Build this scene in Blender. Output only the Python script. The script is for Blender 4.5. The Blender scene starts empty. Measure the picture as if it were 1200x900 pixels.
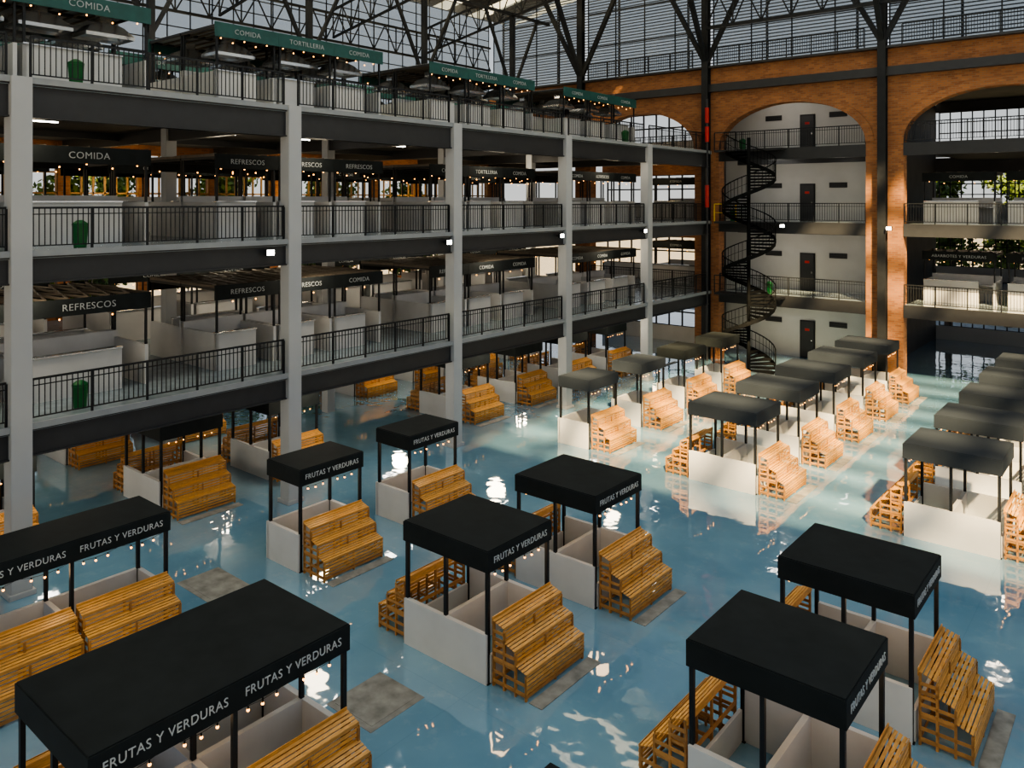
import bpy, bmesh, math, random
from mathutils import Matrix, Vector
random.seed(3)
scene = bpy.context.scene
COL = scene.collection
H = 9.3
TH = math.radians(39.67)

# ------------------------------------------------------------------ materials
def mat(name, col, rough=0.6, metal=0.0, var=0.12, scale=3.0, bump=0.0, emit=None, estr=0.0, island=0.0, stretch=(1,1,1), spec=0.5):
    m = bpy.data.materials.new(name); m.use_nodes = True
    nt = m.node_tree; N = nt.nodes; L = nt.links
    b = N["Principled BSDF"]
    b.inputs["Roughness"].default_value = rough
    b.inputs["Metallic"].default_value = metal
    b.inputs["Specular IOR Level"].default_value = spec
    tc = N.new("ShaderNodeTexCoord"); mp = N.new("ShaderNodeMapping")
    mp.inputs["Scale"].default_value = stretch
    L.new(tc.outputs["Object"], mp.inputs["Vector"])
    no = N.new("ShaderNodeTexNoise"); no.inputs["Scale"].default_value = scale
    no.inputs["Detail"].default_value = 4
    L.new(mp.outputs[0], no.inputs["Vector"])
    ramp = N.new("ShaderNodeMapRange")
    ramp.inputs["From Min"].default_value = 0.3; ramp.inputs["From Max"].default_value = 0.7
    ramp.inputs["To Min"].default_value = 1-var; ramp.inputs["To Max"].default_value = 1+var
    L.new(no.outputs["Fac"], ramp.inputs["Value"])
    val = ramp.outputs[0]
    if island > 0:
        g = N.new("ShaderNodeNewGeometry")
        r2 = N.new("ShaderNodeMapRange"); r2.inputs["To Min"].default_value = 1-island; r2.inputs["To Max"].default_value = 1+island*0.8
        L.new(g.outputs["Random Per Island"], r2.inputs["Value"])
        mu = N.new("ShaderNodeMath"); mu.operation = 'MULTIPLY'
        L.new(val, mu.inputs[0]); L.new(r2.outputs[0], mu.inputs[1]); val = mu.outputs[0]
    vm = N.new("ShaderNodeVectorMath"); vm.operation = 'SCALE'
    vm.inputs[0].default_value = col[:3]
    L.new(val, vm.inputs["Scale"])
    L.new(vm.outputs[0], b.inputs["Base Color"])
    if bump > 0:
        bp = N.new("ShaderNodeBump"); bp.inputs["Strength"].default_value = bump
        L.new(no.outputs["Fac"], bp.inputs["Height"]); L.new(bp.outputs[0], b.inputs["Normal"])
    if emit:
        b.inputs["Emission Color"].default_value = (*emit, 1); b.inputs["Emission Strength"].default_value = estr
        m.cycles.emission_sampling = 'NONE'
    return m

M = {}
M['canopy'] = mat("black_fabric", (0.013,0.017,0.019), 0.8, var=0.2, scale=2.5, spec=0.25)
M['canopy_sunlit'] = mat("sunlit_black_fabric", (0.028,0.036,0.048), 0.85, var=0.06, scale=1.2, spec=0.12)  # same black fabric, with sunlight painted in as a lighter grey
M['black'] = mat("black_steel", (0.014,0.016,0.019), 0.5, var=0.2, spec=0.3)
M['stairblack'] = mat("matt_black_steel", (0.009,0.010,0.011), 0.8, var=0.2, spec=0.1)
M['dark'] = mat("dark_steel_beam", (0.024,0.026,0.030), 0.5, var=0.1)
M['ceil'] = mat("dark_ceiling", (0.05,0.05,0.052), 0.7, var=0.2, scale=1)
M['col'] = mat("painted_column", (0.40,0.415,0.435), 0.6, var=0.025, scale=1)
M['plaster'] = mat("white_plaster", (0.52,0.52,0.51), 0.7, var=0.05, scale=1)
M['white'] = mat("white_partition", (0.60,0.61,0.625), 0.6, var=0.05, scale=1.5)
M['booth'] = mat("booth_white", (0.55,0.55,0.55), 0.6, var=0.08, scale=1.0)
M['letter'] = mat("sign_letter_white", (0.54,0.57,0.59), 0.5, var=0.02)
M['letter2'] = mat("sign_letter_grey", (0.36,0.39,0.41), 0.6, var=0.02)
M['wood'] = mat("pine_slats", (0.62,0.32,0.085), 0.42, var=0.22, scale=6, island=0.26, stretch=(6,1,6), bump=0.1)
M['wood_frame'] = mat("pine_frame", (0.42,0.205,0.06), 0.55, var=0.2, scale=5, island=0.2)
M['lattice'] = mat("lattice_wood", (0.11,0.09,0.07), 0.7, var=0.2, island=0.2)
M['concrete'] = mat("worn_concrete", (0.25,0.25,0.235), 0.75, var=0.32, scale=3.5, bump=0.2)
M['slab'] = mat("slab_edge", (0.26,0.28,0.30), 0.7, var=0.06)
M['gfloor'] = mat("gallery_floor", (0.26,0.32,0.35), 0.14, var=0.15)
M['green'] = mat("green_fascia", (0.014,0.080,0.076), 0.6, var=0.15)
M['bin'] = mat("green_plastic", (0.0,0.12,0.025), 0.45, var=0.1)
M['steel'] = mat("stainless", (0.65,0.66,0.67), 0.2, metal=0.85, var=0.1)
M['red'] = mat("red_paint", (0.42,0.015,0.01), 0.4, var=0.1)
M['yellow'] = mat("yellow_paint", (0.75,0.5,0.02), 0.4, var=0.1)
M['bulb'] = mat("warm_bulb", (1,0.7,0.3), 0.3, emit=(1.0,0.42,0.10), estr=7)
M['tube'] = mat("lamp_tube", (1,1,1), 0.3, emit=(1.0,0.95,0.85), estr=14)
M['trunk'] = mat("bark", (0.10,0.07,0.05), 0.9, var=0.3)
M['leaf'] = mat("foliage", (0.10,0.16,0.02), 0.7, var=0.5, scale=1.5, island=0.5)
M['ground'] = mat("outside_paving", (0.25,0.24,0.22), 0.9, var=0.3)
M['louvre'] = mat("louvre_grey", (0.11,0.125,0.14), 0.6, var=0.1)
M['sunlit_frame'] = mat("sunlit_window_frame", (0.38,0.22,0.07), 0.6, var=0.15)  # warm sunlight on the window grid painted into the frame colour

def floor_mat():
    m = bpy.data.materials.new("blue_epoxy_floor"); m.use_nodes = True
    nt = m.node_tree; N = nt.nodes; L = nt.links; b = N["Principled BSDF"]
    tc = N.new("ShaderNodeTexCoord")
    n1 = N.new("ShaderNodeTexNoise"); n1.inputs["Scale"].default_value = 0.35; n1.inputs["Detail"].default_value = 5
    n2 = N.new("ShaderNodeTexNoise"); n2.inputs["Scale"].default_value = 2.2; n2.inputs["Detail"].default_value = 8; n2.inputs["Roughness"].default_value = 0.7
    L.new(tc.outputs["Object"], n1.inputs["Vector"]); L.new(tc.outputs["Object"], n2.inputs["Vector"])
    cr = N.new("ShaderNodeValToRGB")
    e = cr.color_ramp.elements
    e[0].position = 0.3; e[0].color = (0.135,0.30,0.45,1)
    e[1].position = 0.72; e[1].color = (0.24,0.43,0.57,1)
    L.new(n1.outputs["Fac"], cr.inputs[0])
    c2 = N.new("ShaderNodeValToRGB"); e = c2.color_ramp.elements
    e[0].position = 0.54; e[0].color = (0,0,0,1); e[1].position = 0.8; e[1].color = (0.4,0.4,0.4,1)
    L.new(n2.outputs["Fac"], c2.inputs[0])
    mx = N.new("ShaderNodeMixRGB"); mx.inputs[2].default_value = (0.42,0.53,0.59,1)
    L.new(c2.outputs[0], mx.inputs[0]); L.new(cr.outputs[0], mx.inputs[1])
    br = N.new("ShaderNodeTexBrick"); br.offset = 0
    br.inputs["Color1"].default_value = (1,1,1,1); br.inputs["Color2"].default_value = (0.98,0.98,0.98,1); br.inputs["Mortar"].default_value = (0.9,0.92,0.93,1)
    br.inputs["Scale"].default_value = 1.0; br.inputs["Brick Width"].default_value = 3.4; br.inputs["Row Height"].default_value = 3.6; br.inputs["Mortar Size"].default_value = 0.01
    L.new(tc.outputs["Object"], br.inputs["Vector"])
    m2 = N.new("ShaderNodeMixRGB"); m2.blend_type = 'MULTIPLY'; m2.inputs[0].default_value = 1
    L.new(mx.outputs[0], m2.inputs[1]); L.new(br.outputs["Color"], m2.inputs[2])
    L.new(m2.outputs[0], b.inputs["Base Color"])
    rr = N.new("ShaderNodeMapRange"); rr.inputs["To Min"].default_value = 0.0; rr.inputs["To Max"].default_value = 0.08
    L.new(n2.outputs["Fac"], rr.inputs["Value"]); L.new(rr.outputs[0], b.inputs["Roughness"])
    b.inputs["Specular IOR Level"].default_value = 1.0
    b.inputs["Coat Weight"].default_value = 1.0; b.inputs["Coat Roughness"].default_value = 0.01; b.inputs["Coat IOR"].default_value = 1.6
    n3 = N.new("ShaderNodeTexNoise"); n3.inputs["Scale"].default_value = 1.1; n3.inputs["Detail"].default_value = 2; L.new(tc.outputs["Object"], n3.inputs["Vector"])
    bp = N.new("ShaderNodeBump"); bp.inputs["Strength"].default_value = 0.05; bp.inputs["Distance"].default_value = 0.25
    L.new(n3.outputs["Fac"], bp.inputs["Height"]); L.new(bp.outputs[0], b.inputs["Normal"]); L.new(bp.outputs[0], b.inputs["Coat Normal"])
    return m
M['floor'] = floor_mat()

def brick_mat():
    m = bpy.data.materials.new("red_brick"); m.use_nodes = True
    nt = m.node_tree; N = nt.nodes; L = nt.links; b = N["Principled BSDF"]; b.inputs["Roughness"].default_value = 0.85
    tc = N.new("ShaderNodeTexCoord"); sp = N.new("ShaderNodeSeparateXYZ"); L.new(tc.outputs["Object"], sp.inputs[0])
    ad = N.new("ShaderNodeMath"); L.new(sp.outputs[0], ad.inputs[0]); L.new(sp.outputs[1], ad.inputs[1])
    cb = N.new("ShaderNodeCombineXYZ"); L.new(ad.outputs[0], cb.inputs[0]); L.new(sp.outputs[2], cb.inputs[1])
    br = N.new("ShaderNodeTexBrick")
    br.inputs["Color1"].default_value = (0.36,0.145,0.05,1); br.inputs["Color2"].default_value = (0.22,0.08,0.03,1); br.inputs["Mortar"].default_value = (0.22,0.14,0.08,1)
    br.inputs["Scale"].default_value = 1; br.inputs["Brick Width"].default_value = 0.3; br.inputs["Row Height"].default_value = 0.1; br.inputs["Mortar Size"].default_value = 0.012
    L.new(cb.outputs[0], br.inputs["Vector"])
    no = N.new("ShaderNodeTexNoise"); no.inputs["Scale"].default_value = 0.8; L.new(tc.outputs["Object"], no.inputs["Vector"])
    mr = N.new("ShaderNodeMapRange"); mr.inputs["To Min"].default_value = 0.7; mr.inputs["To Max"].default_value = 1.3; L.new(no.outputs["Fac"], mr.inputs["Value"])
    vm = N.new("ShaderNodeVectorMath"); vm.operation = 'SCALE'; L.new(br.outputs["Color"], vm.inputs[0]); L.new(mr.outputs[0], vm.inputs["Scale"])
    L.new(vm.outputs[0], b.inputs["Base Color"])
    return m
M['brick'] = brick_mat()

def glass_mat(name, tint, fac, tl):
    m = bpy.data.materials.new(name); m.use_nodes = True
    nt = m.node_tree; N = nt.nodes; L = nt.links; out = N["Material Output"]
    N.remove(N["Principled BSDF"])
    tr = N.new("ShaderNodeBsdfTransparent"); tr.inputs[0].default_value = (*tint,1)
    df = N.new("ShaderNodeBsdfTranslucent"); df.inputs[0].default_value = (*tl,1)
    tc = N.new("ShaderNodeTexCoord"); no = N.new("ShaderNodeTexNoise"); no.inputs["Scale"].default_value = 0.3
    L.new(tc.outputs["Object"], no.inputs["Vector"])
    mr = N.new("ShaderNodeMapRange"); mr.inputs["To Min"].default_value = fac*0.6; mr.inputs["To Max"].default_value = min(1,fac*1.4)
    L.new(no.outputs["Fac"], mr.inputs["Value"])
    mx = N.new("ShaderNodeMixShader"); L.new(mr.outputs[0], mx.inputs[0])
    L.new(tr.outputs[0], mx.inputs[1]); L.new(df.outputs[0], mx.inputs[2]); L.new(mx.outputs[0], out.inputs[0])
    return m
M['glass'] = glass_mat("hazy_glass", (0.50,0.53,0.55), 0.22, (0.45,0.47,0.48))
M['poly'] = glass_mat("milky_roof_panel", (0.6,0.65,0.7), 1.0, (0.55,0.60,0.62))

# ------------------------------------------------------------------ mesh builder
class MB:
    def __init__(s): s.v=[]; s.f=[]; s.m=[]; s.mats=[]
    def mi(s, k):
        if k not in s.mats: s.mats.append(k)
        return s.mats.index(k)
    def box(s, x0,x1,y0,y1,z0,z1, k='black'):
        o=len(s.v); i=s.mi(k)
        s.v += [(x0,y0,z0),(x1,y0,z0),(x1,y1,z0),(x0,y1,z0),(x0,y0,z1),(x1,y0,z1),(x1,y1,z1),(x0,y1,z1)]
        for f in [(0,3,2,1),(4,5,6,7),(0,1,5,4),(1,2,6,5),(2,3,7,6),(3,0,4,7)]:
            s.f.append(tuple(o+a for a in f)); s.m.append(i)
    def beam(s, p, q, w, h=None, k='black'):
        h = h or w
        p=Vector(p); q=Vector(q); d=(q-p).normalized()
        up = Vector((0,0,1)) if abs(d.z)<0.98 else Vector((0,1,0))
        a = d.cross(up).normalized(); b = a.cross(d).normalized()
        o=len(s.v); i=s.mi(k)
        for c in (p,q):
            for sa,sb in ((-1,-1),(1,-1),(1,1),(-1,1)):
                s.v.append(tuple(c + a*sa*w/2 + b*sb*h/2))
        for f in [(0,1,2,3),(7,6,5,4),(0,4,5,1),(1,5,6,2),(2,6,7,3),(3,7,4,0)]:
            s.f.append(tuple(o+a for a in f)); s.m.append(i)
    def cyl(s, p, q, r0, r1=None, n=12, k='black'):
        r1 = r0 if r1 is None else r1
        p=Vector(p); q=Vector(q); d=(q-p).normalized()
        up = Vector((0,0,1)) if abs(d.z)<0.98 else Vector((0,1,0))
        a = d.cross(up).normalized(); b = a.cross(d).normalized()
        o=len(s.v); i=s.mi(k)
        for c,r in ((p,r0),(q,r1)):
            for j in range(n):
                t=2*math.pi*j/n; s.v.append(tuple(c+a*r*math.cos(t)+b*r*math.sin(t)))
        for j in range(n):
            j2=(j+1)%n; s.f.append((o+j,o+j2,o+n+j2,o+n+j)); s.m.append(i)
        s.f.append(tuple(o+j for j in range(n))); s.m.append(i)
        s.f.append(tuple(o+n+j for j in reversed(range(n)))); s.m.append(i)
    def quad(s, pts, k):
        o=len(s.v); s.v+= [tuple(p) for p in pts]; s.f.append(tuple(range(o,o+len(pts)))); s.m.append(s.mi(k))
    def ball(s, c, r, k, sub=1):
        bm=bmesh.new(); bmesh.ops.create_icosphere(bm, subdivisions=sub, radius=r)
        o=len(s.v); i=s.mi(k)
        for v in bm.verts: s.v.append((c[0]+v.co.x,c[1]+v.co.y,c[2]+v.co.z))
        for f in bm.faces: s.f.append(tuple(o+v.index for v in f.verts)); s.m.append(i)
        bm.free()
    def mesh(s, name, bevel=0.0):
        me=bpy.data.meshes.new(name); me.from_pydata(s.v,[],s.f)
        for k in s.mats: me.materials.append(M[k])
        me.polygons.foreach_set("material_index", s.m)
        bm=bmesh.new(); bm.from_mesh(me); bmesh.ops.recalc_face_normals(bm, faces=bm.faces)
        if bevel>0:
            bmesh.ops.bevel(bm, geom=list(bm.edges), offset=bevel, segments=2, affect='EDGES', clamp_overlap=True)
        bm.to_mesh(me); bm.free(); me.update()
        return me

def put(name, data, loc=(0,0,0), rz=0.0, parent=None, label=None, category=None, group=None, kind=None):
    o = bpy.data.objects.new(name, data); COL.objects.link(o)
    o.location = loc; o.rotation_euler = (0,0,rz)
    if parent: o.parent = parent
    if label: o["label"]=label
    if category: o["category"]=category
    if group: o["group"]=group
    if kind: o["kind"]=kind
    return o

def struct(name, mb, label=None, bevel=0.0):
    return put(name, mb.mesh(name, bevel), kind="structure", label=label)

_txt={}
def text_mesh(s, width=None, height=0.16, m='letter'):
    key=(s,width,height,m)
    if key in _txt: return _txt[key]
    cu=bpy.data.curves.new("lettering",'FONT'); cu.body=s; cu.align_x='CENTER'; cu.align_y='CENTER'; cu.size=1; cu.extrude=0.02; cu.offset=-0.004; cu.space_character=1.08; cu.resolution_u=3
    ob=bpy.data.objects.new("tmp_text",cu); COL.objects.link(ob)
    bpy.context.view_layer.update()
    dg=bpy.context.evaluated_depsgraph_get()
    me=bpy.data.meshes.new_from_object(ob.evaluated_get(dg))
    xs=[v.co.x for v in me.vertices]; ys=[v.co.y for v in me.vertices]
    w=max(xs)-min(xs); h=max(ys)-min(ys); cy=(max(ys)+min(ys))/2; cx=(max(xs)+min(xs))/2
    sx = width/w if width else height/h
    sy = height/h
    for v in me.vertices:
        x,y,z=v.co; v.co=(z*0.3+0.006,(x-cx)*sx,(y-cy)*sy)
    me.materials.clear(); me.materials.append(M[m])
    me.update()
    bpy.data.objects.remove(ob)
    me.name="sign_lettering"
    _txt[key]=me
    return me

# ------------------------------------------------------------------ camera
cd=bpy.data.cameras.new("camera"); cam=bpy.data.objects.new("camera",cd); COL.objects.link(cam)
cam.location=(0,0,H); cam.rotation_euler=(math.radians(90),0,TH)
cd.sensor_width=36; cd.lens=931/1200*36; cd.shift_y=-(450-235)/1200; cd.clip_end=500
scene.camera=cam

# ------------------------------------------------------------------ shell
FX=-20.95; BX=-38.0; FY=43.5
mb=MB(); mb.box(-60,20,-6,62,-0.3,0,'floor'); struct("floor",mb)
mb=MB(); mb.box(-200,150,-60,260,-0.6,-0.31,'ground'); struct("floor.001",mb,"paved ground outside the hall")

LV=[4.0,8.1,12.2]
colY=[-0.2,7.0,14.55,21.8,29.0,36.2]
for y in colY:
    mb=MB(); s=0.23
    mb.box(-s,s,-s,s,0,12.22,'col')
    mb.box(-s-.06,s+.06,-s-.06,s+.06,0,0.12,'col')
    o=put("column",mb.mesh("column",0.012),(FX,y,0),kind="structure")
mbi=MB(); mbi.box(-.2,.2,-.2,.2,0,12.0,'col'); mi=mbi.mesh("column")
for y in colY: put("column",mi,(-28.6,y,0),kind="structure")

for i,z in enumerate(LV):
    mb=MB(); mb.box(BX,FX+0.12,-2,FY,z-0.18,z,'gfloor'); struct("floor.%03d"%(i+2),mb)
    mb=MB(); mb.box(FX+0.12,FX+0.19,-2,FY-0.3,z-0.13,z+0.02,'slab'); struct("trim_%d"%(i+1),mb)
    mb=MB(); mb.box(BX,FX-0.1,-2,FY,z-0.24,z-0.18,'ceil')
    for y in colY+[43.2]:
        mb.box(BX,FX-0.2,y-0.12,y+0.12,z-0.7,z-0.24,'dark')
    for x in [-24.5,-32.5]:
        mb.box(x-.08,x+.08,-2,FY,z-0.5,z-0.24,'dark')
    struct("ceiling.%03d"%i,mb)
    dp=0.58 if i<2 else 0.74
    mb=MB()
    mb.box(FX-0.12,FX+0.06,-2,FY-.3,z-0.20-dp,z-0.13,'dark')
    mb.box(FX-0.18,FX+0.13,-2,FY-.3,z-0.20-dp,z-0.16-dp,'dark')
    mb.box(FX-0.18,FX+0.13,-2,FY-.3,z-0.17,z-0.13,'dark')
    struct("trim_%d"%(i+4),mb)

_rl={}
def railing_mesh(L):
    L=round(L,2)
    if L in _rl: return _rl[L]
    mb=MB()
    mb.box(0,L,-.025,.025,1.0,1.05); mb.box(0,L,-.015,.015,0.10,0.13); mb.box(0,L,-.012,.012,0.86,0.885)
    n=max(1,round(L/1.45))
    for j in range(n+1):
        x=L*j/n; mb.box(x-.025,x+.025,-.025,.025,0,1.0)
    n=int(L/0.125)
    for j in range(n): 
        x=(j+.5)*L/n; mb.box(x-.010,x+.010,-.010,.010,0.1,1.0)
    _rl[L]=mb.mesh("railing"); return _rl[L]
def railing(x,y,z,L,rz):
    put("railing",railing_mesh(L),(x,y,z),rz,label="black steel railing with thin vertical balusters along gallery edge",category="railing",group="gallery railings")
ys=colY+[43.4]
for z in LV:
    for a,b in zip(ys[:-1],ys[1:]):
        railing(FX,a+.26,z,b-a-.52,math.pi/2)

mb=MB()
for z0,z1 in ((0,0.3),(3.5,4.0),(4.0,4.5),(7.5,8.1),(8.1,8.7),(11.5,12.2),(12.2,12.9)):
    mb.box(BX-.3,BX,-2,FY,z0,z1,'brick')
for j in range(13):
    y=0.1+j*3.6; mb.box(BX-.32,BX+.05,y-.25,y+.25,0,12.9,'brick')
struct("wall_left",mb)
wn=0
def window(x0,x1,y,z0,z1,axis,nx,nz,glass=True,k='black',t=0.05):
    global wn; wn+=1
    mb=MB()
    def bx(a0,a1,z0_,z1_,d=t):
        if axis=='x': mb.box(a0,a1,y-d/2,y+d/2,z0_,z1_,k)
        else: mb.box(y-d/2,y+d/2,a0,a1,z0_,z1_,k)
    for j in range(nx+1):
        a=x0+(x1-x0)*j/nx; bx(a-t/2,a+t/2,z0,z1)
    for j in range(nz+1):
        a=z0+(z1-z0)*j/nz; bx(x0,x1,a-t/2,a+t/2)
    if glass:
        if axis=='x': mb.quad([(x0,y,z0),(x1,y,z0),(x1,y,z1),(x0,y,z1)],'glass')
        else: mb.quad([(y,x0,z0),(y,x1,z0),(y,x1,z1),(y,x0,z1)],'glass')
    struct("window_%d"%wn,mb)
for (z0,z1) in ((0.3,3.5),(4.5,7.5),(8.7,11.5)):
    for j in range(12):
        y=0.1+j*3.6
        if z0>8: window(y+.25,y+3.35,BX-.05,z0,z1,'y',6,3,glass=False,k='sunlit_frame',t=.08)
        else: window(y+.25,y+3.35,BX-.15,z0,z1,'y',3,2,glass=False)
EZ=23.0
for j in range(6):
    y=0.1+j*7.2; window(y,y+7.2,BX-.1,12.9,EZ,'y',6,14,glass=True)

# far wall with arches
piers=[(-38.4,-37.6),(-30.6,-29.4),(-21.9,-20.35),(-12.2,-10.4),(-1.9,0.0),(9.5,11)]
mb=MB()
for a,b in piers: mb.box(a,b,FY,FY+.7,0,12.2,'brick')
ZT=15.65
def arch(x0,x1,zs,rise):
    n=28; c=(x0+x1)/2; hw=(x1-x0)/2
    P=[(c-hw*math.cos(math.pi*j/n), zs+rise*math.sin(math.pi*j/n)) for j in range(n+1)]
    for (xa,za),(xb,zb) in zip(P[:-1],P[1:]):
        for yy in (FY,FY+.7):
            mb.quad([(xa,yy,za),(xb,yy,zb),(xb,yy,ZT),(xa,yy,ZT)],'brick')
        mb.quad([(xa,FY-.06,za),(xb,FY-.06,zb),(xb,FY+.7,zb),(xa,FY+.7,za)],'brick')
        def off(x,z): 
            dx=(x-c)/hw; dz=(z-zs)/rise if rise else 0
            l=math.hypot(dx,dz) or 1
            return x+dx/l*0.42, z+dz/l*0.42
        xa2,za2=off(xa,za); xb2,zb2=off(xb,zb)
        mb.quad([(xa,FY-.06,za),(xb,FY-.06,zb),(xb2,FY-.06,zb2),(xa2,FY-.06,za2)],'brick')
        mb.quad([(xa2,FY-.06,za2),(xb2,FY-.06,zb2),(xb2,FY,zb2),(xa2,FY,za2)],'brick')
for (a,b),(c,d) in zip(piers[:-1],piers[1:]):
    arch(b,c,12.35,2.4)
for a,b in piers: mb.box(a,b,FY,FY+.7,12.2,ZT,'brick')
mb.box(-38.4,11,FY,FY+.5,16.1,17.05,'brick')
struct("wall_far",mb)
mb=MB(); mb.box(-38.4,11,FY-.35,FY+.75,ZT,16.1,'dark'); mb.box(-38.4,11,FY-.4,FY+.6,17.05,17.17,'dark'); struct("trim_10",mb)

for i,z in enumerate(LV):
    for bi,((a,b),(c,d)) in enumerate(zip(piers[:-1],piers[1:])):
        if bi<1: continue
        dpt=6 if bi<3 else 16
        mb=MB(); mb.box(b,c,FY+.1,FY+dpt,z-.2,z,'gfloor'); struct("floor.%03d"%(10+i*5+bi),mb)
        mb=MB(); mb.box(b-0.0,c,FY-.02,FY+.1,z-.62,z+.02,'dark'); mb.box(b,c,FY+.1,FY+dpt,z-.28,z-.2,'ceil')
        if bi==2:
            mb.box(b,c,FY+2.6,FY+2.8,z-.75,z-.28,'dark')
        struct("trim_%d"%(20+i*5+bi),mb)
        railing(b+.02,FY+.06,z+.02,c-b-.04,0)
for (a,b),(c,d) in zip(piers[1:-1],piers[2:]):
    railing(b,FY-.25,17.17,c-b,0)
mb=MB(); mb.box(-21.9,-12.2,FY+3.9,FY+4.1,0,15.8,'plaster'); mb.box(-12.4,-12.2,FY+.7,FY+3.9,0,15.8,'plaster'); mb.box(-31,-12,FY+.5,FY+4,15.8,15.9,'plaster')
mb.box(-21.9,-21.7,FY+.7,FY+3.9,0,15.8,'ceil')
for z in [0]+LV:
    mb.box(-31,-21.9,FY+3.9,FY+4.1,z,z+1.0,'plaster'); mb.box(-31,-21.9,FY+3.9,FY+4.1,z+2.9,z+4.05,'brick')
struct("wall_back",mb)
for z in [0]+LV:
    window(-30.6,-21.9,FY+4,z+1.0,z+2.9,'x',9,2,glass=False,t=.09)
dn=0
WY=FY+3.9
for z in [0]+LV:
    dn+=1
    x=-16.55
    mb=MB()
    mb.box(x-.44,x+.44,WY-.08,WY,z,z+2.2,'black'); mb.box(x-.38,x+.38,WY-.12,WY-.07,z+.05,z+2.12,'dark'); mb.box(x-.13,x+.13,WY-.14,WY-.11,z+1.6,z+1.74,'red'); mb.box(x+.26,x+.31,WY-.2,WY-.12,z+1.0,z+1.12,'steel')
    struct("door_%d"%dn,mb)
    for xx in (-18.6,-14.8):
        mb=MB(); mb.box(xx-.5,xx+.5,WY-.05,WY,z+1.95,z+2.25,'dark')
        for q in range(3): mb.box(xx-.46,xx+.46,WY-.1,WY-.04,z+2.0+q*.09,z+2.03+q*.09,'ceil')
        wn+=1; struct("window_%d"%wn,mb)
for i,z in enumerate([0]+LV):
    mb=MB(); mb.box(-12.2,11,FY+16,FY+16.2,z,z+.9,'col'); mb.box(-12.2,11,FY+16,FY+16.2,z+3.0,z+4.05,'ceil'); struct("wall_rear.%03d"%i,mb)
    for j in range(4):
        window(-12+j*5.6,-12+j*5.6+5.2,FY+16.1,z+.9,z+3.0,'x',8,3,glass=False,t=.07)
mb=MB(); mb.box(-12.4,-12.2,FY+3.8,FY+16,0,16,'ceil'); struct("wall_side",mb)
mb=MB(); mb.box(-12,11,FY+.7,FY+16,15.85,16.0,'ceil'); struct("ceiling.010",mb)

for x in (-29.9,-21.0,-11.3,-1.0):
    mb=MB(); w=.2; z0=0 if x>-25 else 12.2
    y=FY-.35
    mb.box(x-w,x+w,y-.2,y-.16,z0,24,'black'); mb.box(x-w,x+w,y+.16,y+.2,z0,24,'black'); mb.box(x-.04,x+.04,y-.16,y+.16,z0,24,'black')
    for s in (-1,1):
        mb.beam((x,y,17.3),(x+s*3.6,y,24),.24)
    mb.beam((x,y,17.3),(x,y-3.8,24),.24)
    struct("steel_column",mb)
for a,b in ((-38,-30.1),(-29.7,-21.2),(-20.8,-11.5),(-11.1,-1.2),(-.8,10)):
    window(a,b,FY+.25,17.17,26,'x',4,4,glass=True,k='black',t=.06)
mb=MB()
for j in range(44):
    z=17.4+j*.19; mb.beam((-38,FY+1.2,z),(12,FY+1.2,z),.10,.05,'louvre')
for x in range(-38,13,5): mb.box(x-.06,x+.06,FY+1.3,FY+1.4,17,26,'black')
struct("window_90",mb,"grey louvred sunshade")

def strips(name,x0,x1,y0,y1,z,solid=2.6,gap=1.4):
    a=MB(); g=MB(); y=y0
    while y<y1:
        ye=min(y+solid,y1); a.box(x0,x1,y,ye,z,z+.12,'ceil')
        yg=min(ye+gap,y1)
        if yg>ye: g.box(x0,x1,ye,yg,z+.03,z+.06,'poly')  # unseen milky strips added to brighten the floor
        y=yg
    struct(name,a); struct(name.replace("ceiling","window_8"),g,"milky rooflight panels added for soft daylight")
mb=MB(); gl=MB()
y=-10.0
while y<FY+1:
    for k,(ya,yb) in (('ceil',(y,y+2.2)),('poly',(y+2.2,y+3.6))):  # milky strips added over the gallery for softer light
        (mb if k=='ceil' else gl).quad([(BX-1.5,ya,EZ-.2),(-20.5,ya,26.2),(-20.5,yb,26.2),(BX-1.5,yb,EZ-.2)],k)
    y+=3.6
struct("ceiling.020",mb); struct("window_95",gl,"milky rooflight panels added for soft daylight")
def truss(name,p,q,h,n,w=.1):
    mb=MB(); p=Vector(p); q=Vector(q); up=Vector((0,0,h))
    mb.beam(p,q,w*1.3); mb.beam(p+up,q+up,w*1.3)
    for j in range(n):
        a=p+(q-p)*j/n; b=p+(q-p)*(j+1)/n; mid=(a+b)/2
        mb.beam(a,a+up,w*.6); mb.beam(a,mid+up,w*.6); mb.beam(mid+up,b,w*.6)
    put(name,mb.mesh(name),label="black steel lattice roof truss",category="truss",group="roof trusses")
truss("roof_truss",(-37.6,-4,18.6),(-37.6,FY-.6,18.6),1.6,26)
truss("roof_truss",(-20.6,FY-1.2,19.2),(9,FY-1.2,19.2),1.7,18,.11)
for y in colY[1:]:
    truss("roof_truss",(BX+.4,y,18.8),(-21,y,21.8),1.6,10,.09)
for y in colY:
    mb=MB(); mb.box(-30.12,-29.88,y-.12,y+.12,12.2,20.4,'black')
    for s in (-1,1): mb.beam((-30,y,15.6),(-30,y+s*2.4,20.3),.14)
    mb.beam((-30,y-3.6,20.3),(-30,y+3.6,20.3),.16)
    struct("steel_column",mb)
RZ=26.0  # unseen hall roof, shaped so sun reaches only the far floor
strips("ceiling.030",-20.5,45,-32,-1.0,RZ)
strips("ceiling.031",-20.5,-2.6,-1.0,FY+1,RZ)
strips("ceiling.032",-2.6,45,29.0,FY+1,RZ)
mb=MB()
for j in range(12):  # unseen purlins across the opening, spaced to stripe the sunlight
    y=-0.4+j*2.5; mb.box(-2.6,30,y,y+.75,RZ,RZ+.1,'louvre')
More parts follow.
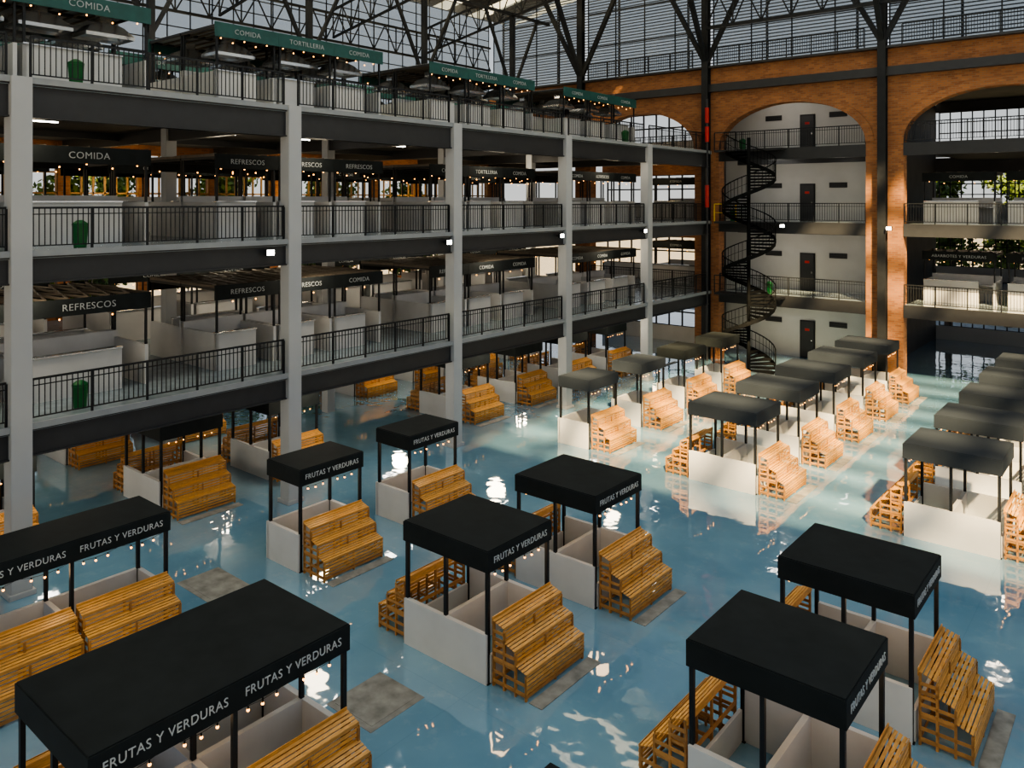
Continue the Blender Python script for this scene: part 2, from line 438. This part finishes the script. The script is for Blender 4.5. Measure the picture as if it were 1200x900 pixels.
for x in (-.2,6.0,12,18,24): mb.box(x-.25,x+.25,-1,29,RZ-.6,RZ,'dark')
struct("ceiling.021",mb)

# ------------------------------------------------------------------ display stand
def stand_parts(W):
    fr=MB()
    for y in (-W/2+.02,0,W/2-.02):
        fr.box(.02,.06,y-.02,y+.02,0,1.24,'wood_frame'); fr.box(.29,.33,y-.02,y+.02,0,1.10,'wood_frame')
        fr.box(.56,.60,y-.02,y+.02,0,.77,'wood_frame'); fr.box(.81,.85,y-.02,y+.02,0,.46,'wood_frame')
        fr.box(.02,.85,y-.015,y+.015,.06,.11,'wood_frame'); fr.box(.02,.58,y-.015,y+.015,.46,.51,'wood_frame')
        fr.box(.02,.33,y-.015,y+.015,.80,.85,'wood_frame')
    fr.box(.82,.85,-W/2,W/2,.05,.11,'wood_frame'); fr.box(.02,.04,-W/2,W/2,.05,.11,'wood_frame'); fr.box(.02,.04,-W/2,W/2,.6,.68,'wood_frame')
    parts=[("frame",fr.mesh("frame"),(0,0,0))]
    sp=MB()
    for (xe,z) in ((.85,.12),(.85,.30),(.60,.55),(.60,.70),(.32,.92),(.32,1.06)):
        sp.box(.02,xe,0,.012,z-.030,z+.030,'wood_frame')
    for xe,zz in ((.32,1.13),(.60,.80),(.85,.47)): sp.box(xe-.035,xe,0,.014,.0,zz,'wood_frame')
    sp.box(.02,.05,0,.014,.0,1.24,'wood_frame')
    sm=sp.mesh("side_panel")
    parts.append(("side_panel",sm,(0,W/2,0))); parts.append(("side_panel",sm,(0,-W/2-.012,0)))
    for (x0,z0,zb) in ((.02,1.25,.88),(.30,.91,.54),(.58,.58,.12)):
        mb=MB(); dx=.275; dz=-.085
        n=4
        for j in range(n):
            a=j/n+.02; b=(j+1)/n-.05
            p=Vector((x0+dx*a,0,z0+dz*a)); q=Vector((x0+dx*b,0,z0+dz*b)); c=(p+q)/2
            d=(q-p); l=d.length; d.normalize(); nrm=Vector((-d.z,0,d.x))
            o=len(mb.v); i=mb.mi('wood')
            for yy in (-W/2-.005,W/2+.005):
                for sa,sb in ((-1,-1),(1,-1),(1,1),(-1,1)):
                    t=c+d*sa*l/2+nrm*sb*.007; mb.v.append((t.x,yy,t.z))
            for f in [(0,1,2,3),(7,6,5,4),(0,4,5,1),(1,5,6,2),(2,6,7,3),(3,7,4,0)]:
                mb.f.append(tuple(o+k for k in f)); mb.m.append(i)
        xf=x0+dx
        zz=z0+dz+.02
        while zz-.06>zb:
            mb.box(xf,xf+.012,-W/2-.005,W/2+.005,zz-.055,zz,'wood'); zz-=.078
        parts.append(("shelf",mb.mesh("shelf"),(0,0,0)))
    mb=MB(); mb.box(0,.018,-W/2,W/2,1.17,1.30,'wood'); parts.append(("back_board",mb.mesh("back_board"),(0,0,0)))
    return parts
_st={}
def stand(x,y,rz,W=1.9,label="slatted pine produce display stand with three stepped shelves"):
    if W not in _st: _st[W]=stand_parts(W)
    e=put("display_stand",None,(x,y,0),rz,label=label,category="display stand",group="slatted wooden produce stands")
    e.empty_display_size=.2
    for n,me,lo in _st[W]: put(n,me,lo,parent=e)

# ------------------------------------------------------------------ market stall
def stall_meshes(hx,hy,canmat,seg):
    P={}
    zt=2.57; zb=2.15
    mb=MB(); mb.box(-hx-.04,hx+.04,-hy-.04,hy+.04,zb,zt,canmat)
    me=mb.mesh("canopy")
    bm=bmesh.new(); bm.from_mesh(me)
    bm.faces.ensure_lookup_table()
    bot=[f for f in bm.faces if f.normal.z<-.9]
    r=bmesh.ops.inset_region(bm,faces=bot,thickness=.04)
    for f in bot:
        for v in f.verts: v.co.z=zt-.05
    te=[e for e in bm.edges if all(v.co.z>zt-.001 for v in e.verts)]
    bmesh.ops.bevel(bm,geom=te,offset=.02,segments=2,affect='EDGES')
    bm.to_mesh(me); bm.free()
    P['canopy']=me
    mb=MB(); mb.box(-.035,.035,-.035,.035,0,zb+.05,'black'); mb.box(-.06,.06,-.06,.06,0,.02,'black'); P['post']=mb.mesh("post")
    mb=MB(); h=.95; t=.05
    if hx>1:
        for s in (-1,1):
            mb.box(-hx,hx,s*hy-t,s*hy+t,0,h,'white')
        for k in range(1,seg):
            yy=-hy+2*hy*k/seg; mb.box(-hx,hx,yy-t,yy+t,0,h,'white')
        mb.box(-t,t,-hy+t,hy-t,0,h,'white')
        for s in (-1,1): mb.box(s*hx-.03,s*hx+.03,-hy+t,hy-t,0,.55,'white')
    else:
        for s in (-1,1): mb.box(-hx,hx,s*hy-t,s*hy+t,0,h,'white')
        for k in range(1,seg):
            yy=-hy+2*hy*k/seg; mb.box(-hx,hx,yy-t,yy+t,0,h,'white')
        mb.box(-hx-t,-hx+t,-hy-t,hy+t,0,h,'white')
    P['partition_wall']=mb.mesh("partition_wall")
    mb=MB(); pts=[]
    ns=2*seg
    L=2*hy-.1
    for k in range(ns):
        for j in range(4):
            a=(k+j/4)/ns; b=(k+(j+1)/4)/ns
            za=2.12-.07*math.sin(math.pi*j/4); zb_=2.12-.07*math.sin(math.pi*(j+1)/4)
            mb.beam((0,-L/2+L*a,za),(0,-L/2+L*b,zb_),.006)
    P['wire']=mb.mesh("string_light")
    P['bulbs']=[]
    for k in range(ns):
        for j in (1,2,3):
            a=(k+j/4)/ns; P['bulbs'].append((0,-L/2+L*a,2.12-.07*math.sin(math.pi*j/4)-.06))
    mb=MB()
    for p in P['bulbs']: mb.ball(p,.020,'bulb',1)
    P['allb']=mb.mesh("bulbs")
    return P
mb=MB(); mb.ball((0,0,0),.023,'bulb',2); mb.cyl((0,0,.02),(0,0,.06),.014,.012,8,'black'); bulb_me=mb.mesh("bulb")
_sm={}
def stall(x0,x1,y0,y1,seg=1,sunlit=False,near=False,text=True,sides=(1,-1),standgap=.03,glow=True):
    hx=(x1-x0)/2; hy=(y1-y0)/2; cx=(x0+x1)/2; cy=(y0+y1)/2
    key=(round(hx,2),round(hy,2),sunlit,seg)
    if key not in _sm: _sm[key]=stall_meshes(hx,hy,'canopy_sunlit' if sunlit else 'canopy',seg)
    P=_sm[key]
    if sunlit: lab="market stall with flat black canopy coloured lighter for sunlight and white partitions"
    elif seg>1: lab="long black-canopied fruit and vegetable stall with two sign panels"
    elif hx<1: lab="narrow single-sided market stall with black canopy and sign"
    else: lab="black-canopied fruit and vegetable stall with white low walls"
    e=put("market_stall",None,(cx,cy,0),label=lab,category="market stall",group="fruit and vegetable stalls"); e.empty_display_size=.3
    put("canopy",P['canopy'],parent=e)
    xs=(-hx+.03,0,hx-.03) if hx>1 else (-hx+.03,hx-.03)
    for px in xs:
        for k in range(seg+1):
            py=-hy+.03+(2*hy-.06)*k/seg
            put("post",P['post'],(px,py,0.0),parent=e)
    put("partition_wall",P['partition_wall'],parent=e)
    if text:
        for k in range(seg):
            yc=-hy+2*hy*(k+.5)/seg
            put("sign_lettering",text_mesh("FRUTAS Y VERDURAS",hy*2/seg*.86,.125),(hx+.04,yc,2.36),parent=e)
            if near and hx>1: put("sign_lettering",text_mesh("FRUTAS Y VERDURAS",hy*2/seg*.86,.125),(-hx-.04,yc,2.36),math.pi,parent=e)
    for s in ((1,-1) if hx>1 else (1,)):
        w=put("string_light",P['wire'],(s*(hx-.06),0,0),parent=e)
        if near:
            for p in P['bulbs']: put("bulb",bulb_me,p,parent=w)
        else:
            put("bulbs",P['allb'],parent=w)["kind"]="stuff"
    for s in sides:
        for k in range(seg):
            yc=cy-hy+2*hy*(k+.5)/seg
            stand(cx+s*(hx+standgap+.03),yc,0 if s>0 else math.pi,round(2*hy/seg-.10,2))
    if near and glow:
        l=bpy.data.lights.new("stall_glow",'POINT'); l.energy=18; l.color=(1,.66,.36); l.shadow_soft_size=.25
        lo=bpy.data.objects.new("stall_glow",l); COL.objects.link(lo); lo.location=(cx+hx*.5,cy,1.9)

YS=[(11.5,13.45),(15.2,17.15),(24.3,26.25),(28.1,30.05),(31.9,33.85),(35.7,37.65),(39.4,41.35)]
R1=(-12.4,-10.1); R0=(-5.7,-3.4)
stall(*R1,4.15,8.05,seg=2,near=True)
for i,(a,b) in enumerate(YS): stall(*R1,a-.05,b-.05,sunlit=i>=2,near=i<2,text=i<2)
stall(*R0,3.7,7.6,seg=2,near=True,glow=False)
for i,(a,b) in enumerate(YS): 
    stall(*R0,a-.35,b-.35,sunlit=i>=2,near=i<2,text=i<2)
stall(-18.1,-16.75,4.6,8.5,seg=2,near=True,sides=(1,))
for i,(a,b) in enumerate(YS[:-1]): stall(-18.1,-16.75,a+.4,b+.4,near=i<2,sunlit=i in(2,3),text=i<2,sides=(1,))
for X0 in (-25.4,-32.2):
    stall(X0,X0+2.3,4.2,8.1,seg=2,text=False)
    for i,(a,b) in enumerate(YS[:-1]): stall(X0,X0+2.3,a,b,text=False)

def plate(x0,x1,y0,y1):
    mb=MB(); mb.box(x0,x1,y0,y1,0,.006,'concrete'); mb.box(x0+.12,x1-.12,y0+.12,y1-.12,.006,.012,'concrete')
    put("floor_cover",mb.mesh("floor_cover"),label="worn concrete service cover set in blue floor",category="floor cover",group="floor service covers")
for x0,x1,y0,y1 in ((-12.0,-10.75,9.1,10.4),(-18.6,-17.1,9.65,10.75),(-25,-23.6,9.6,10.8)): plate(x0,x1,y0,y1)
def matpad(x0,x1,y0,y1):
    mb=MB(); mb.box(x0,x1,y0,y1,0,.012,'concrete'); put("floor_mat",mb.mesh("floor_mat",.004),label="grey concrete pad beneath display stand",category="floor mat",group="pads beside stands")
for a,b in YS:
    matpad(-9.14,-8.83,a,b); matpad(-2.44,-2.15,a-.3,b-.3); matpad(-15.8,-15.5,a+.45,b+.45); matpad(-22.1,-21.8,a,b)

# ------------------------------------------------------------------ gallery booths
BD=2.1
def booth_meshes(style,BW):
    P={}
    mb=MB(); h=1.15; t=.05; w=BW/2-.06
    mb.box(-BD+.02,-BD+.12,-w,w,0,1.35,'booth')
    mb.box(-BD,0,-w,-w+.1,0,h,'booth'); mb.box(-BD,0,w-.1,w,0,h,'booth')
    mb.box(-.1,0,-w,w-.75,0,h,'booth')
    P['partition_wall']=mb.mesh("partition_wall")
    mb=MB(); mb.box(-.16,.06,-w,w-.75,h,h+.04,'steel'); P['counter_top']=mb.mesh("counter_top")
    mb=MB(); mb.box(-BD+.12,-BD+.7,-w+.1,w-.1,.82,.88,'steel'); P['worktop']=mb.mesh("worktop")
    mb=MB()
    for x in (-BD+.05,-.05):
        for y in (-w+.05,w-.05):
            mb.box(x-.03,x+.03,y-.03,y+.03,0,2.6,'black')
        mb.box(x-.03,x+.03,-w,w,2.5,2.58,'black')
    for y in (-w,w): mb.box(-BD,0,y-.03,y+.03,2.5,2.58,'black')
    P['frame']=mb.mesh("frame")
    mb=MB()
    if style<2:
        for j in range(7):
            y=-w+2*w*j/6; mb.beam((-BD,y,2.62),(0,y,2.62),.05,.07,'lattice')
        for j in range(6):
            y=-w+2*w*j/6; mb.beam((-BD,y,2.66),(0,y+2*w/6,2.66),.035,.05,'lattice'); mb.beam((0,y,2.66),(-BD,y+2*w/6,2.66),.035,.05,'lattice')
    else:
        mb.box(-BD,0,-w,w,2.56,2.60,'slab')
        for j in range(9):
            y=-w+2*w*j/8; mb.beam((-BD,y,2.52),(0,y,2.52),.04,.06,'lattice')
    P['roof']=mb.mesh("lattice_roof")
    mb=MB(); k='green' if style==2 else 'canopy'
    mb.box(0,.05,-BW/2,BW/2,2.2,2.66,k); P['sign_board']=mb.mesh("sign_board",.006)
    mb=MB(); w2=.05
    for j in range(5):
        y=-w+.25+(2*w-.5)*j/4; mb.cyl((-.15,y,2.5),(-.15,y,2.25-.1*(j%2)),.004,n=4,k='black'); mb.ball((-.15,y,2.2-.1*(j%2)),.026,'bulb',1)
    P['bulbs']=mb.mesh("hanging_bulbs")
    return P
BMc={}
mb=MB()
o=len(mb.v); i=mb.mi('steel')
for (hw,hd,z) in ((.68,.5,0),(.68,.5,.10),(.45,.32,.35),(.16,.16,.5),(.16,.16,.72)):
    mb.v+=[(-hd,-hw,z),(hd,-hw,z),(hd,hw,z),(-hd,hw,z)]
for r in range(4):
    for j in range(4):
        a=o+r*4+j; b=o+r*4+(j+1)%4; mb.f.append((a,b,b+4,a+4)); mb.m.append(i)
mb.f.append((o+16,o+17,o+18,o+19)); mb.m.append(i)
hood=mb.mesh("range_hood")
def booth(x,y,z,style,txt,rz=0,bulbs=True,BW=3.4,th=.2):
    if (style,BW) not in BMc: BMc[(style,BW)]=booth_meshes(style,BW)
    P=BMc[(style,BW)]
    lab=("food booth with dark teal sign board and steel hoods" if style==2 else "white-walled food booth with black frame and sign board")
    e=put("food_booth",None,(x,y,z),rz,label=lab,category="food booth",group="gallery food booths"); e.empty_display_size=.3
    for n in ("partition_wall","counter_top","worktop","frame","roof","sign_board"): put(n,P[n],parent=e)
    if bulbs: put("hanging_bulbs",P['bulbs'],parent=e)["kind"]="stuff"
    if txt: put("sign_lettering",text_mesh(txt,None,th,'letter2'),(.055,0,2.43),parent=e)
    if style==2:
        for yy in ((-.85,.85) if BW>3 else (0,)): put("range_hood",hood,(-1.1,yy,1.78),parent=e,label="stainless steel extractor hood")
blocks=[(4.25,11.05),(13.05,19.85),(22.3,29.1),(31.4,38.2)]
names={2:[["COMIDA","COMIDA"],["COMIDA","TORTILLERIA","COMIDA"],["COMIDA","TORTILLERIA","COMIDA"],["COMIDA","COMIDA","COMIDA"]],
       1:[["REFRESCOS","COMIDA"],["REFRESCOS","REFRESCOS","REFRESCOS"],["COMIDA","TORTILLERIA","COMIDA"],["COMIDA","REFRESCOS","COMIDA"]],
       0:[["COMIDA","REFRESCOS"],["REFRESCOS","REFRESCOS","COMIDA"],["REFRESCOS","COMIDA","COMIDA"],["COMIDA","COMIDA","COMIDA"]]}
for lv,z in enumerate(LV):
    for bi,(a,b) in enumerate(blocks):
        ns=names[lv][bi]; BW=(b-a)/len(ns)
        BW=round(BW,3)
        for k,t in enumerate(ns):
            booth(-22.8,a+BW*(k+.5),z,lv,t,BW=BW,th=.18 if BW>3 else .155)
        for k in range(2):
            y=a+3.4*(k+.5)
            booth(-22.8-2*BD-.05,y,z,lv,None,math.pi)
            booth(-30.2,y,z,lv,"COMIDA",th=.14)
            if lv<2: booth(-30.2-2*BD-.05,y,z,lv,None,math.pi,False)
for z in LV[:2]:
    booth(-8.4,FY+2.6,z,1,"ABARROTES Y VERDURAS" if z<5 else "COMIDA",-math.pi/2,th=.14)
    booth(-4.6,FY+2.6,z,1,"FRUTAS Y VERDURAS" if z<5 else "COMIDA",-math.pi/2,th=.14)
    booth(-24.5,FY+2.6,z,1,"COMIDA",-math.pi/2,th=.14)

mb=MB(); mb.box(-.06,.06,-.7,.7,0,.05,'steel'); mb.box(-.035,.035,-.66,.66,-.04,0,'tube'); tube=mb.mesh("ceiling_lamp")
for z in (LV[0],LV[1],LV[2]):
    for y in (5.5,10,16.5,20,25.5,32.6,38.5):
        for x in (-22.0,-28.4):
            put("ceiling_lamp",tube,(x,y,z-.29),0,label="slim white tube lamp fixed under dark ceiling",category="ceiling lamp",group="gallery tube lamps")
for z in LV+[15.8+.28]:
    for x in (-18,-8,-4):
        if z>15 and x>-12: continue
        put("ceiling_lamp",tube,(x,FY+2.0,z-.33),math.pi/2,label="slim white tube lamp fixed under dark ceiling",category="ceiling lamp",group="gallery tube lamps")
mb=MB(); mb.box(0,.12,-.14,.14,-.1,.1,'black'); mb.box(.12,.13,-.12,.12,-.08,.08,'tube'); mb.box(-.18,0,-.03,.03,-.03,.03,'black'); fl=mb.mesh("flood_light")
for y in (13.6,21.2,28.3,35.5):
    put("flood_light",fl,(FX+.23,y,LV[1]-.35),label="small glowing flood lamp on gallery edge beam",category="flood light",group="flood lamps")
for x in (-16.5,-10.9):
    put("flood_light",fl,(x,FY-.62 if x>-11.5 else FY-.15,LV[1]-.2),-math.pi/2,label="small glowing flood lamp on gallery edge beam",category="flood light",group="flood lamps")

def pt(name,loc,e,c,r=.4):
    l=bpy.data.lights.new(name,'POINT'); l.energy=e; l.color=c; l.shadow_soft_size=r
    lo=bpy.data.objects.new(name,l); COL.objects.link(lo); lo.location=loc
def al(name,loc,sx,sy,e,c,rot=(0,0,0)):
    a=bpy.data.lights.new(name,'AREA'); a.shape='RECTANGLE'; a.size=sx; a.size_y=sy; a.energy=e; a.color=c
    o=bpy.data.objects.new(name,a); COL.objects.link(o); o.location=loc; o.rotation_euler=rot
for zi,z in enumerate([0.1]+LV[:2]):
    for (a,b) in blocks:
        for x in (-22.2,-28.2):
            pt("gallery_glow",(x,(a+b)/2,z+3.0),(140,105,70)[zi]*(1 if x>-25 else 1.5),(1,.84,.60))  # added fill brightening the gallery storeys
for (a,b) in blocks:
    pt("gallery_glow",(-28.4,(a+b)/2,LV[2]+3.4),120,(1,.82,.58))
    pt("back_glow",(-36.2,(a+b)/2,LV[1]+1.6),150,(1,.70,.34))  # added warm lights imitating low sun on the back wall
    pt("back_glow",(-36.2,(a+b)/2,LV[0]+1.8),100,(1,.72,.42))
for z in [0]+LV:
    e=.45 if z==0 else 1
    pt("corridor_glow",(-17.5,FY+1.6,z+2.9),42*e,(1,.93,.82)); pt("corridor_glow",(-14,FY+1.6,z+2.9),20*e,(1,.93,.82))  # added fill that whitens the walls behind the arches
    pt("corridor_glow",(-7,FY+4.9,z+3.2),80,(1,.85,.65)); pt("corridor_glow",(-25.5,FY+1.4,z+3.0),60,(1,.75,.45))

# ------------------------------------------------------------------ bins, pipe, spiral stair
mb=MB(); mb.cyl((0,0,0),(0,0,.56),.15,.19,16,'bin'); body=mb.mesh("body",.01)
mb=MB(); mb.cyl((0,0,.56),(0,0,.62),.2,.19,16,'bin'); mb.cyl((0,0,.62),(0,0,.70),.18,.07,16,'bin'); lid=mb.mesh("lid",.01)
for p in ((-21.5,8.5,LV[2]),(-21.5,8.6,LV[1]),(-21.5,8.6,LV[0]),(-21.5,35,LV[2]),(-19.2,FY+.7,LV[2]),(-17.6,FY+.7,LV[0]),(-19.8,FY+.7,LV[1])):
    e=put("trash_bin",None,p,label="green plastic trash bin with domed lid",category="trash bin",group="green bins")
    put("body",body,parent=e); put("lid",lid,parent=e)
e=put("fire_riser_pipe",None,(-20.75,FY-.72,0),label="dark fire riser pipe with red valve sections at brick pier",category="pipe")
mb=MB(); mb.cyl((0,0,0),(0,0,15.2),.07,n=14,k='dark'); put("pipe",mb.mesh("pipe"),parent=e)
for z0,z1 in ((8.9,10.2),(12.7,13.6),(13.8,14.7)):
    mb=MB(); mb.cyl((0,0,z0),(0,0,z1),.12,n=14,k='red'); put("valve",mb.mesh("valve"),parent=e)
e=put("spiral_staircase",None,(-17.6,41.3,0),label="black steel spiral staircase rising beside brick pier",category="spiral staircase")
mb=MB(); mb.cyl((0,0,0),(0,0,12.7),.10,n=14,k='stairblack'); put("central_pole",mb.mesh("central_pole"),parent=e)
R=1.4; zt=12.0; n=72; turns=3.5
tr=MB(); ba=MB(); hr=MB(); prev=None; S='stairblack'
for j in range(n):
    a=2*math.pi*turns*j/n; a2=a+2*math.pi*turns/n*1.15; z=zt*(j+1)/n
    pts=[(.07*math.cos(a),.07*math.sin(a)),(R*math.cos(a),R*math.sin(a)),(R*math.cos(a2),R*math.sin(a2))]
    tr.quad([(x,y,z) for x,y in pts],S); tr.quad([(x,y,z-.04) for x,y in pts],S)
    tr.quad([(pts[0][0],pts[0][1],z),(pts[1][0],pts[1][1],z),(pts[1][0],pts[1][1],z-.10),(pts[0][0],pts[0][1],z-.10)],S)
    am=(a+a2)/2; bx,by=R*math.cos(am),R*math.sin(am)
    for q in range(2):
        a3=am+2*math.pi*turns/n*q/2; cx_,cy_=R*math.cos(a3),R*math.sin(a3); ba.beam((cx_,cy_,z-.04+q*.07),(cx_,cy_,z+.95+q*.07),.020,k=S)
    if prev:
        hr.beam(prev,(bx,by,z+.95),.05,k=S); hr.beam((prev[0],prev[1],prev[2]-.98),(bx,by,z-.03),.04,.20,k=S); hr.beam((prev[0],prev[1],prev[2]-.45),(bx,by,z+.5),.02,k=S)
    prev=(bx,by,z+.95)
put("treads",tr.mesh("treads"),parent=e); put("balusters",ba.mesh("balusters"),parent=e); put("handrail",hr.mesh("handrail"),parent=e)
for z in LV:
    mb=MB(); mb.box(-20.3,-16.4,42.75,FY-.02,z-.12,z,'dark'); struct("floor.%03d"%(40+int(z)),mb)
    mb=MB(); k='yellow' if 7<z<9 else 'black'
    mb.beam((-20.3,42.8,z+1.0),(-19.0,42.8,z+1.0),.05,k=k); mb.beam((-20.3,42.8,z),(-20.3,42.8,z+1.0),.05,k=k); mb.beam((-19.0,42.8,z),(-19.0,42.8,z+1.0),.05,k=k); mb.beam((-20.3,42.8,z+.5),(-19.0,42.8,z+.5),.03,k=k)
    put("guard_rail",mb.mesh("guard_rail"),label=("yellow" if k=='yellow' else "black")+" guard rail at stair landing beside brick pier",category="guard rail",group="landing rails")

# ------------------------------------------------------------------ trees outside
def tree_mesh(seed):
    r=random.Random(seed); mb=MB(); tk=MB()
    tk.cyl((0,0,-.3),(0,0,6),.3,.16,10,'trunk')
    for j in range(5):
        a=r.random()*6.28; tk.cyl((0,0,4+j*.4),(1.5*math.cos(a),1.5*math.sin(a),6.5+j*.5),.1,.04,6,'trunk')
    for c in range(34):
        a=r.random()*6.28; rr=r.random()*1.9; cx,cy,cz=rr*math.cos(a),rr*math.sin(a),4.2+r.random()*7.5
        for q in range(70):
            d=Vector((r.gauss(0,1),r.gauss(0,1),r.gauss(0,1))).normalized()*(.4+r.random()*.5)
            p=Vector((cx,cy,cz))+d; u=Vector((r.gauss(0,1),r.gauss(0,1),r.gauss(0,1))).normalized()*.2; w=d.cross(u).normalized()*.14
            mb.quad([p-u,p+w,p+u,p-w],'leaf')
    return tk.mesh("trunk"),mb.mesh("foliage")
T=[tree_mesh(1),tree_mesh(2)]
k=0
for p in [(-43+ (q%2)*-5,9+q*3.9,-.31) for q in range(9)]+[(-12.5,65,-.31),(-6.5,65.5,-.31),(-9.5,70.5,-.31),(-.5,66,-.31)]:
    e=put("tree",None,p,random.random()*6,label="leafy green tree standing outside the hall windows",category="tree",group="trees outside")
    put("trunk",T[k%2][0],parent=e); put("foliage",T[k%2][1],parent=e)["kind"]="stuff"; k+=1

# ------------------------------------------------------------------ light
w=bpy.data.worlds.new("world"); scene.world=w; w.use_nodes=True
nt=w.node_tree; N=nt.nodes; L=nt.links; bg=N["Background"]
tc=N.new("ShaderNodeTexCoord"); sp=N.new("ShaderNodeSeparateXYZ"); L.new(tc.outputs["Generated"],sp.inputs[0])
cr=N.new("ShaderNodeValToRGB"); el=cr.color_ramp.elements
el[0].position=0.0; el[0].color=(.70,.71,.69,1); el[1].position=.6; el[1].color=(.28,.42,.62,1)
L.new(sp.outputs[2],cr.inputs[0]); L.new(cr.outputs[0],bg.inputs[0]); bg.inputs[1].default_value=1.05
sd=Vector((-0.45,0.6,-0.65)).normalized()
s=bpy.data.lights.new("sun",'SUN'); s.energy=24; s.color=(1,.73,.38); s.angle=math.radians(1.8)
so=bpy.data.objects.new("sun",s); COL.objects.link(so); so.rotation_euler=sd.to_track_quat('-Z','Y').to_euler(); so.location=(30,-30,60)
al("roof_fill",(-9,12,25.5),12,24,1300,(.84,.92,1))  # added unseen fill standing in for daylight from the roof
al("roof_fill",(-9,33,25.5),12,16,600,(.92,.95,1))
scene.view_settings.look='AgX - Medium High Contrast'
